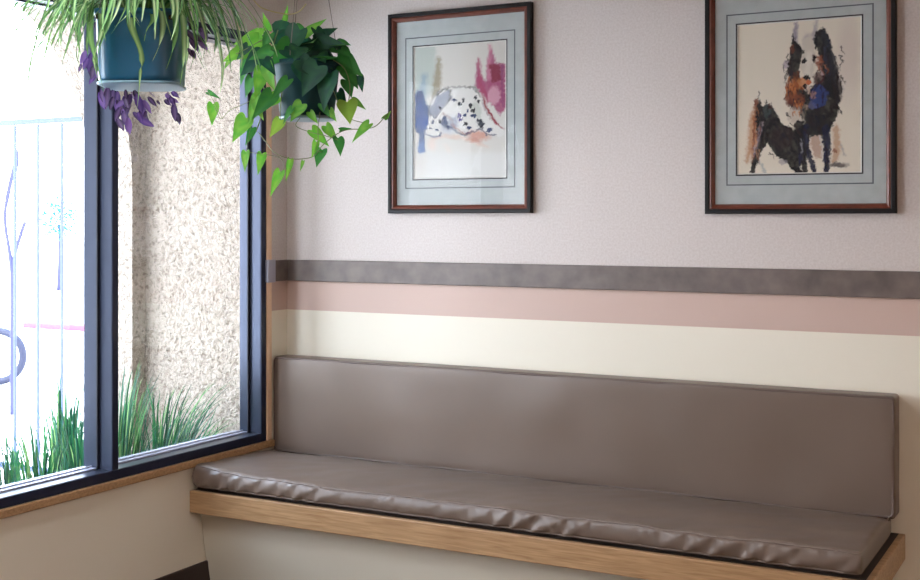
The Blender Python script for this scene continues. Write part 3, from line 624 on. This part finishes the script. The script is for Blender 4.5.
for px, py, dx, dy in purp+[(a+random.uniform(-7, 7), c+random.uniform(-5, 9), d_+random.uniform(-5, 5), e_*.7) for a, c, d_, e_ in purp[:26]]:
    t = 3.6+random.uniform(-.09, .06); A = loc_sp(px, py, t); B = loc_sp(px+dx, py+dy, t+random.uniform(-.03, .03)); nr = Vector((random.uniform(-.6, .6), -1, random.uniform(-.2, .5))).normalized()
    if 84 < px < 100 or px > 184: off = Vector((0, 0, 0))
    k = random.random(); base = random.choice(pu)
    mid1 = A.lerp(B, .4); s = (B-A).cross(nr).normalized(); W = (B-A).length*.19
    pr_ = [(0, .3), (.2, .85), (.45, 1), (.7, .75), (.9, .3)]
    L_ = []; R_ = []; Cc = []
    for u, v in pr_:
        q = A.lerp(B, u)
        a1 = b.verts.new(q+s*W*v+nr*.004); a2 = b.verts.new(q-s*W*v+nr*.004); a3 = b.verts.new(q); a1[cl] = a2[cl] = base; a3[cl] = tuple(x*.7+y*.3 for x, y in zip(base, pu2)); L_.append(a1); R_.append(a2); Cc.append(a3)
    tp = b.verts.new(B); tp[cl] = base
    for i in range(4):
        b.faces.new((L_[i], L_[i+1], Cc[i+1], Cc[i])).smooth = True; b.faces.new((Cc[i], Cc[i+1], R_[i+1], R_[i])).smooth = True
    b.faces.new((L_[4], tp, Cc[4])); b.faces.new((Cc[4], tp, R_[4]))
stem_c = C(110, 70, 120)
for pts in ([(112, 18), (108, 60), (112, 92), (120, 106), (128, 126)], [(140, 18), (134, 70), (132, 94), (142, 110)], [(160, 18), (166, 70), (168, 94), (174, 108)], [(100, 16), (93, 30), (91, 56), (92, 74)], [(180, 14), (190, 22), (196, 36), (202, 48)], [(122, 20), (120, 60), (104, 92), (102, 104)]):
    tt = 3.6+.13*(1 if 104 < pts[2][0] < 180 else 0)
    tube(b, spline([loc_sp(x, y, 3.6+(tt-3.6)*min(1, i/1)) if i < 3 else loc_sp(x, y, 3.62) for i, (x, y) in enumerate(pts)], 5), .0018, 5, cl=cl, colour=stem_c)
obj('purple_trailers', b, M['leaf'], sp)
tag(bpy.data.objects['purple_trailers'], 'purple pointed leaves trailing under the teal pot')
# ------------------------------------------------------------------ hanging planter: pothos
T2 = 4.36; p2 = at(307, 117, T2); z2 = p2.z; H2 = .195
po = empty('hanging_planter', (p2.x, p2.y, z2), YAW)
tag(po, 'heart-leaved trailing vine in a round dark green pot hanging in the corner', 'hanging plant')
inv2 = Matrix.Rotation(-YAW, 3, 'Z')
def loc_po(px, py, t): return inv2 @ (at(px, py, t)-Vector((p2.x, p2.y, z2)))
b = bmesh.new(); sq_pot(b, .190, .236, H2, 2, 48); obj('pot', b, M['pot_green'], po)
b = bmesh.new(); slab(b, .205, -.011, -.0005, 2)
obj('drip_tray', b, plain('grey_green_tray', srgb(120, 142, 150), .4), po)
b = bmesh.new(); bmesh.ops.create_cone(b, cap_ends=True, segments=40, radius1=.10, radius2=.105, depth=.02)
for v in b.verts: v.co.z += H2-.028
obj('soil', b, M['soil'], po)
b = bmesh.new(); top = Vector((0, 0, ZC-z2-.03))
for k in range(3):
    a = PI*.03+k*2*PI/3; tube(b, [(math.cos(a)*.118, math.sin(a)*.118, H2-.01), (math.cos(a)*.112, math.sin(a)*.112, H2+.01), top], .0016, 5)
tube(b, [top, top+Vector((0, 0, .031))], .004, 6); obj('hanger', b, M['cord'], po)
b = bmesh.new(); cl = b.verts.layers.float_color.new('col')
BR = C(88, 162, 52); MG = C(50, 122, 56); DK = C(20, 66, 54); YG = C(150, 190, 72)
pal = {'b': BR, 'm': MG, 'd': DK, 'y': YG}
# base px, tip px, half-width factor, depth offset (m, negative = nearer), tone
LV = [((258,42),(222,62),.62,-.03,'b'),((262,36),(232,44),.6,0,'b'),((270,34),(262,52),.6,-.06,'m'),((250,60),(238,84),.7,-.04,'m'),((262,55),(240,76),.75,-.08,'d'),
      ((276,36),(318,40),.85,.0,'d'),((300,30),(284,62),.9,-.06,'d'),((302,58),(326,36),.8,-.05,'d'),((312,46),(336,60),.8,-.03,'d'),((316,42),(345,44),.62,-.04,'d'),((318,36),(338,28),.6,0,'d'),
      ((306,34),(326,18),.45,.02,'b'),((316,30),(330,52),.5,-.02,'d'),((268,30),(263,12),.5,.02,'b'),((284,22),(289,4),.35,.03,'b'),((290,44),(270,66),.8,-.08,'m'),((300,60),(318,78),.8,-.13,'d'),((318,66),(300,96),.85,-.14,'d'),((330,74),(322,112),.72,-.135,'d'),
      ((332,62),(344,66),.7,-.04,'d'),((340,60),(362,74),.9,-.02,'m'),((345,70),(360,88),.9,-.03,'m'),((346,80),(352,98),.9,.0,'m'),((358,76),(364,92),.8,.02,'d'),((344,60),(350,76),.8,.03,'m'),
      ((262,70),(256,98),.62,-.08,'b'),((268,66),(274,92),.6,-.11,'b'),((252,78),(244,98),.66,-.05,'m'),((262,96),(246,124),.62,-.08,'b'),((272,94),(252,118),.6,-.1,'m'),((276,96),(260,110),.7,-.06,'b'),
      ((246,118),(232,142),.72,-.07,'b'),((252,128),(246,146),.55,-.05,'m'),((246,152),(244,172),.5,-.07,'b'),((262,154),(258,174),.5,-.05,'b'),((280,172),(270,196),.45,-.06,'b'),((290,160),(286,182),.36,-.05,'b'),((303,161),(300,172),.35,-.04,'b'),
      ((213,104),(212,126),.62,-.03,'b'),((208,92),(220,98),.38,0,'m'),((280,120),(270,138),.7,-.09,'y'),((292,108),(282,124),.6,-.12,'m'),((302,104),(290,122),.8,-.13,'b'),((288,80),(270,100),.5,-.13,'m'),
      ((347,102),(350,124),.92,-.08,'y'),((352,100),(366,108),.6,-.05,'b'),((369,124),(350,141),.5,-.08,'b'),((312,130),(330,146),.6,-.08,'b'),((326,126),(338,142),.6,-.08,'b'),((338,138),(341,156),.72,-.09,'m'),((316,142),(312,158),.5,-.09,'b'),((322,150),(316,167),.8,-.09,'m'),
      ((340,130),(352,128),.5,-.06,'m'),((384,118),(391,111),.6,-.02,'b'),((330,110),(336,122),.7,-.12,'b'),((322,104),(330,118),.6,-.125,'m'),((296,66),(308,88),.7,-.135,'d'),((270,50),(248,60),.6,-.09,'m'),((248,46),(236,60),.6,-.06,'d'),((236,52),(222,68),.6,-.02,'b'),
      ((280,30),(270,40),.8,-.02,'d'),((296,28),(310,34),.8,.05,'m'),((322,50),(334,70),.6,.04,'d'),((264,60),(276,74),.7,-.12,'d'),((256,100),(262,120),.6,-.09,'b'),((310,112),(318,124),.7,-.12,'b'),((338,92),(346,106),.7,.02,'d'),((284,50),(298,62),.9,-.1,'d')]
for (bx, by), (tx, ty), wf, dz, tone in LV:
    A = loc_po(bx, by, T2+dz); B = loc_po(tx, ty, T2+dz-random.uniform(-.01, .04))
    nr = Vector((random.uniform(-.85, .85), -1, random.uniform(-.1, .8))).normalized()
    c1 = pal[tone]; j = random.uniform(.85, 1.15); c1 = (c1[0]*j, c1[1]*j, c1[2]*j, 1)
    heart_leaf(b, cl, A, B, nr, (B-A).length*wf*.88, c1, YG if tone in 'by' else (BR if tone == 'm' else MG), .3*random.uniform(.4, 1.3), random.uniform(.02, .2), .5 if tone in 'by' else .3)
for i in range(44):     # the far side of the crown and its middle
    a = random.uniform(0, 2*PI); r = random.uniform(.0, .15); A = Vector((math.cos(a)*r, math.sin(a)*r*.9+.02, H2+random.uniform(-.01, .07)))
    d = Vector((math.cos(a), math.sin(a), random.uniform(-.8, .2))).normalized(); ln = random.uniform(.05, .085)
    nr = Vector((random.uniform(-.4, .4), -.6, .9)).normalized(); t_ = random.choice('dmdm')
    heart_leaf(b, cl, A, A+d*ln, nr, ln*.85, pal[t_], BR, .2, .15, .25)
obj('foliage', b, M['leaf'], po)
b = bmesh.new()
for pts, r in (([(258, 132), (266, 142), (274, 152), (287, 158), (301, 159), (314, 156), (322, 146), (334, 136), (346, 130), (360, 129), (374, 127), (384, 118), (389, 112)], .0017),
            ([(266, 96), (256, 98), (244, 104), (230, 110), (221, 119), (217, 112), (213, 104)], .0013), ([(222, 118), (214, 102), (208, 92)], .001),
            ([(320, 112), (318, 128), (318, 140), (316, 150), (322, 152)], .0014), ([(300, 118), (296, 126), (310, 132), (326, 136), (338, 140)], .0014),
            ([(262, 96), (256, 112), (250, 130), (246, 152)], .0013), ([(246, 152), (262, 154), (280, 158), (284, 168), (280, 174)], .0011), ([(278, 30), (270, 55), (262, 80), (266, 98), (256, 132)], .0022), ([(330, 58), (344, 68), (350, 86), (348, 104)], .002),
            ([(290, 50), (282, 90), (280, 120)], .002), ([(272, 36), (262, 40), (248, 48), (236, 54)], .0018), ([(318, 56), (334, 92), (345, 116), (369, 124)], .0014)):
    tube(b, spline([loc_po(x, y, T2-.10 if 268 < x < 345 and y > 60 else T2-.06) for x, y in pts], 5), r, 5)
obj('vine', b, plain('vine_stem', srgb(108, 118, 72), .5), po)
# ------------------------------------------------------------------ outside: porch walls, planting bed, ground
b = bmesh.new(); box(b, -60, -.15, -40, 70, -.14, -.04); tag(obj('ground', b, M['concrete']), kind='structure')
XW0, XW1 = -.90, -1.17
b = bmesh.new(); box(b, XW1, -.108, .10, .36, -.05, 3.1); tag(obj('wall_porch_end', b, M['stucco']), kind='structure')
# arched outer wall
b = bmesh.new(); ZS = 1.64; R_ = .925; yc = -.915; YA, YB = -7.0, .10
arc = [(yc+R_*math.cos(PI*k/28), ZS+R_*math.sin(PI*k/28)) for k in range(29)]       # right springing to left springing
inner = [(yc+R_, -.05)]+arc+[(yc-R_, -.05)]
YA = -2.15
outer = [(YB, -.05), (YB, ZS)]+[(YB+(YA-YB)*0, 3.1)]
def strip(xp, flip):
    vi = [b.verts.new((xp, y, z)) for y, z in inner]; n = len(vi)
    rb = b.verts.new((xp, YB, -.05)); rs = b.verts.new((xp, YB, ZS)); rtp = b.verts.new((xp, YB, 3.1))
    lb = b.verts.new((xp, YA, -.05)); ls = b.verts.new((xp, YA, ZS)); ltp = b.verts.new((xp, YA, 3.1))
    tops = [b.verts.new((xp, y, 3.1)) for y, z in arc]
    F_ = [(rb, rs, vi[1], vi[0]), (vi[n-1], vi[n-2], ls, lb), (rs, rtp, tops[0], vi[1]), (vi[n-2], tops[-1], ltp, ls)]
    for k in range(len(arc)-1): F_.append((vi[k+1], tops[k], tops[k+1], vi[k+2]))
    for f in F_: b.faces.new(f)
    return vi
va = strip(XW0, 0); vb = strip(XW1, 1)
for i in range(len(va)-1): b.faces.new((va[i], va[i+1], vb[i+1], vb[i]))
for (y, z), (y2, z2_) in (((YB, 3.1), (YA, 3.1)), ((YA, 3.1), (YA, -.05)), ((YB, -.05), (YB, 3.1))):
    b.faces.new([b.verts.new(q) for q in ((XW0, y, z), (XW0, y2, z2_), (XW1, y2, z2_), (XW1, y, z))])
bmesh.ops.remove_doubles(b, verts=b.verts[:], dist=1e-5); bmesh.ops.recalc_face_normals(b, faces=b.faces[:])
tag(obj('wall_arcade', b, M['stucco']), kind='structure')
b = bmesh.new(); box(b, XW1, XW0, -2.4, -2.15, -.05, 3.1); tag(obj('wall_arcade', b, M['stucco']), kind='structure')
b = bmesh.new(); box(b, -1.35, -.15, -2.6, .36, 3.1, 3.25); tag(obj('added_porch_roof', b, M['ceiling']), kind='structure')  # unseen roof, added to keep sky light off the end wall
# planting bed and its edge
b = bmesh.new(); box(b, -.88, -.16, -3.0, .09, -.05, .22); tag(obj('ground', b, M['soil']), kind='structure')
GR = [C(30, 92, 54), C(48, 116, 66), C(18, 66, 48), C(110, 150, 92), C(40, 100, 80), C(20, 74, 44)]
def clump(x, y, n, h, spread, lean, label):
    root = empty('grass_clump', (x, y, .22)); tag(root, label, 'grass', 'strappy grass clumps outside the window')
    b = bmesh.new(); cl = b.verts.layers.float_color.new('col')
    for i in range(n):
        a = random.uniform(0, 2*PI); r = random.uniform(0, .07); s0 = Vector((math.cos(a)*r, math.sin(a)*r, -.004)); hh = 1.36*h*random.uniform(.5, 1.1)
        d = Vector((math.cos(a), math.sin(a), 0))*random.uniform(.15, 1)*spread + Vector((lean[0], lean[1], 0))*random.uniform(.1, 2.0)
        P = [s0, s0+Vector((0, 0, hh*.4))+d*.22, s0+Vector((0, 0, hh*.78))+d*.6, s0+Vector((0, 0, hh*random.uniform(.86, 1.0)))+d*1.05]
        for q in P:
            q.x = min(q.x, -.145-x); q.y = min(q.y, .085-y)
        g = random.choice(GR); blade(b, cl, spline(P, 4), random.uniform(.006, .013), tuple(c*1.3 for c in g[:3])+(1,), g, None, .3)
    obj('blades', b, M['leaf'], root)
clump(-.40, -.60, 190, .46, .15, (-.02, .05), 'tall upright grass clump outside just right of the middle window post')
clump(-.34, -.40, 150, .38, .14, (.0, .16), 'grass clump outside fanning rightwards in the middle of the right pane')
clump(-.46, -.19, 90, .27, .12, (.0, .14), 'short sparse grass clump outside nearest the right end of the window')
clump(-.72, -.56, 120, .46, .14, (0, .03), 'rear grass clump outside, up against the arch jamb')
clump(-.36, -.84, 130, .36, .13, (0, -.02), 'grass clump outside hidden mostly by the middle window post')
clump(-.40, -1.02, 170, .36, .14, (-.02, -.06), 'bushy grass clump outside just left of the middle window post')
clump(-.34, -1.22, 190, .36, .16, (-.02, -.10), 'dense grass clump outside at the lower left corner of the left pane')
clump(-.68, -1.14, 140, .40, .16, (0, -.08), 'rear grass clump outside behind the left pane, below the fence')
# fence
FY = .55
def fx(px): return x_on_back(px, FY)
fence = empty('metal_fence', (-2.3, FY, -.04)); tag(fence, 'thin pale blue metal picket fence standing beyond the arch', 'fence')
zt = 1.46+100/F*6.72
X0 = fx(-60); X1 = -1.25; ft = fx(62)
b = bmesh.new(); bevel_box(b, X0+2.3, X1+2.3, -.012, .012, zt-.018+.04, zt+.012+.04, .003); obj('rail', b, M['fence'], fence)
b = bmesh.new(); bevel_box(b, X0+2.3, X1+2.3, -.012, .012, .10, .13, .003); obj('rail', b, M['fence'], fence)
stp = (fx(62)-fx(15))/2; k0 = -3
for k in range(-4, 9):
    xx = fx(15)+stp*k
    if xx > X1 or xx < X0: continue
    b = bmesh.new(); bevel_box(b, xx+2.3-.0085, xx+2.3+.0085, -.006, .006, .0, zt+.02, .002); obj('picket', b, M['fence'], fence)
# curb
p = at(22, 323, 17); b = bmesh.new(); bevel_box(b, p.x, p.x+9, p.y, p.y+.2, -.045, .035, .02); c = obj('curb', b, M['curb_red']); tag(c, 'pink-red painted curb across the lot beyond the fence', 'curb')
# bicycle behind the fence, mostly left of the frame
pc = at(-2, 352, 11.1); rad = .262; bk = empty('bicycle', (pc.x, pc.y, -.04), YAW); tag(bk, 'small bicycle with dark tyres parked beyond the fence at the left edge', 'bicycle')
def wheel(cx):
    cz = rad
    b = bmesh.new(); tube(b, [(cx+math.cos(2*PI*k/40)*(rad-.034), 0, cz+math.sin(2*PI*k/40)*(rad-.034)) for k in range(40)], .034, 10, True); w = obj('tyre', b, M['tyre'], bk)
    b = bmesh.new(); tube(b, [(cx+math.cos(2*PI*k/32)*(rad-.058), 0, cz+math.sin(2*PI*k/32)*(rad-.058)) for k in range(32)], .008, 6, True)
    for k in range(20):
        a = 2*PI*k/20; tube(b, [(cx, (.02 if k % 2 else -.02), cz), (cx+math.cos(a)*(rad-.058), 0, cz+math.sin(a)*(rad-.058))], .0015, 4)
    tube(b, [(cx, -.04, cz), (cx, .04, cz)], .015, 8); obj('spoked_rim', b, M['bike_metal'], w)
wheel(0); wheel(-.82)
b = bmesh.new()
for A, B, r in (((0, .045, rad), (-.12, 0, .60), .012), ((0, -.045, rad), (-.12, 0, .60), .012), ((-.12, 0, .60), (-.18, 0, .80), .014), ((-.14, 0, .66), (-.48, 0, .30), .016), ((-.15, 0, .70), (-.58, 0, .64), .014), ((-.48, 0, .30), (-.61, 0, .74), .014), ((-.48, 0, .30), (-.82, .03, rad), .01), ((-.48, 0, .30), (-.82, -.03, rad), .01), ((-.58, 0, .64), (-.82, .03, rad), .01), ((-.58, 0, .64), (-.82, -.03, rad), .01)): tube(b, [A, B], r, 8)
obj('frame', b, M['bike_metal'], bk)
b = bmesh.new(); tube(b, spline([(-.10, -.26, .84), (-.17, -.18, .82), (-.18, 0, .80), (-.17, .18, .82), (-.10, .26, .84)], 4), .012, 8); obj('handlebar', b, M['bike_metal'], bk)
b = bmesh.new(); round_box(b, -.73, -.50, -.07, .07, .74, .80, .025, .05); obj('seat', b, M['tyre'], bk)
# young tree behind the fence
pt = at(12, 405, 9.4); sap = empty('young_tree', (pt.x, pt.y, -.04), YAW); tag(sap, 'slim bare young tree with leaning branches beyond the fence', 'tree')
Is = Matrix.Rotation(-YAW, 3, 'Z')
def ls(px, py): return Is @ (at(px, py, 9.4)-Vector((pt.x, pt.y, -.04)))
b = bmesh.new(); g0 = ls(12, 410); g0.z = -.01
tube(b, spline([g0, ls(12, 340), ls(12, 272), ls(5, 222), ls(8, 195), ls(15, 164)], 4), [.016]*10+[.013]*5+[.016]*6, 7); obj('trunk', b, M['bark'], sap)
b = bmesh.new(); tube(b, spline([ls(12, 272), ls(16, 250), ls(25, 222)], 4), .014, 6); obj('branch', b, M['bark'], sap)
b = bmesh.new(); tube(b, spline([ls(15, 172), ls(17, 160), ls(16, 150)], 3), .016, 6); obj('branch', b, M['bark'], sap)
# far leafy tree
TD = 26; pt = at(60, 300, TD); tree = empty('street_tree', (pt.x, pt.y, -.04)); tag(tree, 'small far-off rounded tree showing pale blue-green beyond the fence', 'tree')
b = bmesh.new(); tube(b, [(0, 0, 0), (.03, 0, .7), (0, 0, 1.4)], [.07, .06, .04], 8); obj('trunk', b, M['bark'], tree)
b = bmesh.new(); cl = b.verts.layers.float_color.new('col')
for i in range(900):
    d = Vector((random.gauss(0, 1), random.gauss(0, 1), random.gauss(0, 1))).normalized()*random.random()**.4; q = Vector((d.x*.42, d.y*.42, 1.55+d.z*.5))
    d2 = Vector((random.gauss(0, 1), random.gauss(0, 1), random.gauss(0, .6))).normalized()*.07; s = d2.cross(Vector((random.random(), random.random(), 1))).normalized()*.03
    vs = [b.verts.new(q), b.verts.new(q+d2*.5+s), b.verts.new(q+d2), b.verts.new(q+d2*.5-s)]
    for v in vs: v[cl] = C(56, 118, 150)  # outdoor glare is put into this bluish leaf colour
    b.faces.new(vs)
obj('crown', b, M['leaf'], tree)
# ------------------------------------------------------------------ unseen ceiling panels, added to fill the room with light
def fill_panel(x, y, power, colr, label, rz=0):
    r = empty('added_fill_light', (x, y, ZC), rz); tag(r, label, 'fill light')
    b = bmesh.new(); bevel_box(b, -.62, .62, -.32, .32, -.06, -.001, .005); obj('housing', b, M['fill_housing'], r)
    m, nt, bs = new_mat('fill_emitter'); bs.inputs['Emission Color'].default_value = (*colr, 1); bs.inputs['Emission Strength'].default_value = power
    bs.inputs['Base Color'].default_value = (.8, .8, .8, 1)
    b = bmesh.new(); box(b, -.58, .58, -.28, .28, -.068, -.0605); obj('diffuser', b, m, r)
LP = globals().get('LP', 9)
fill_panel(.50, -2.65, 10.2, (.90, .94, 1), 'unseen fill panel added on the ceiling beside the window', PI/2)
fill_panel(4.3, -3.2, 6, (1, .74, .58), 'unseen fill panel added over the right side of the room')
fill_panel(3.9, -4.2, 4, (1, .78, .62), 'unseen fill panel added over the middle of the room')
fill_panel(3.6, -5.9, 5, (1, .78, .62), 'unseen fill panel added behind the viewer')
# ------------------------------------------------------------------ sun and sky
sd = bpy.data.lights.new('sun', 'SUN'); sd.energy = 4.2; sd.angle = math.radians(1.2); sd.color = (1, .95, .88)
so = bpy.data.objects.new('sun', sd); col.objects.link(so)
sv = Vector((-.03, -.66, .75)).normalized(); so.rotation_euler = sv.to_track_quat('Z', 'Y').to_euler()
w = bpy.data.worlds.new('sky'); bpy.context.scene.world = w; w.use_nodes = True; nt = w.node_tree
bg = nt.nodes['Background']; tc = N(nt, 'ShaderNodeTexCoord'); sx = N(nt, 'ShaderNodeSeparateXYZ'); L(nt, tc.outputs['Generated'], sx.inputs[0])
cr = N(nt, 'ShaderNodeValToRGB'); cr.color_ramp.elements[0].color = (1, 1, 1, 1); cr.color_ramp.elements[1].color = (.62, .78, 1, 1); cr.color_ramp.elements[0].position = .02; cr.color_ramp.elements[1].position = .7
L(nt, sx.outputs['Z'], cr.inputs[0]); L(nt, cr.outputs[0], bg.inputs[0]); bg.inputs[1].default_value = 6.8
s = bpy.context.scene
s.view_settings.view_transform = 'Standard'; s.view_settings.look = 'None'; s.view_settings.gamma = 1; s.view_settings.exposure = 1.0
s.view_settings.use_curve_mapping = False
s.cycles.use_denoising = True; s.cycles.max_bounces = 8; s.cycles.diffuse_bounces = 5; s.cycles.transparent_max_bounces = 12; s.cycles.sample_clamp_indirect = 8
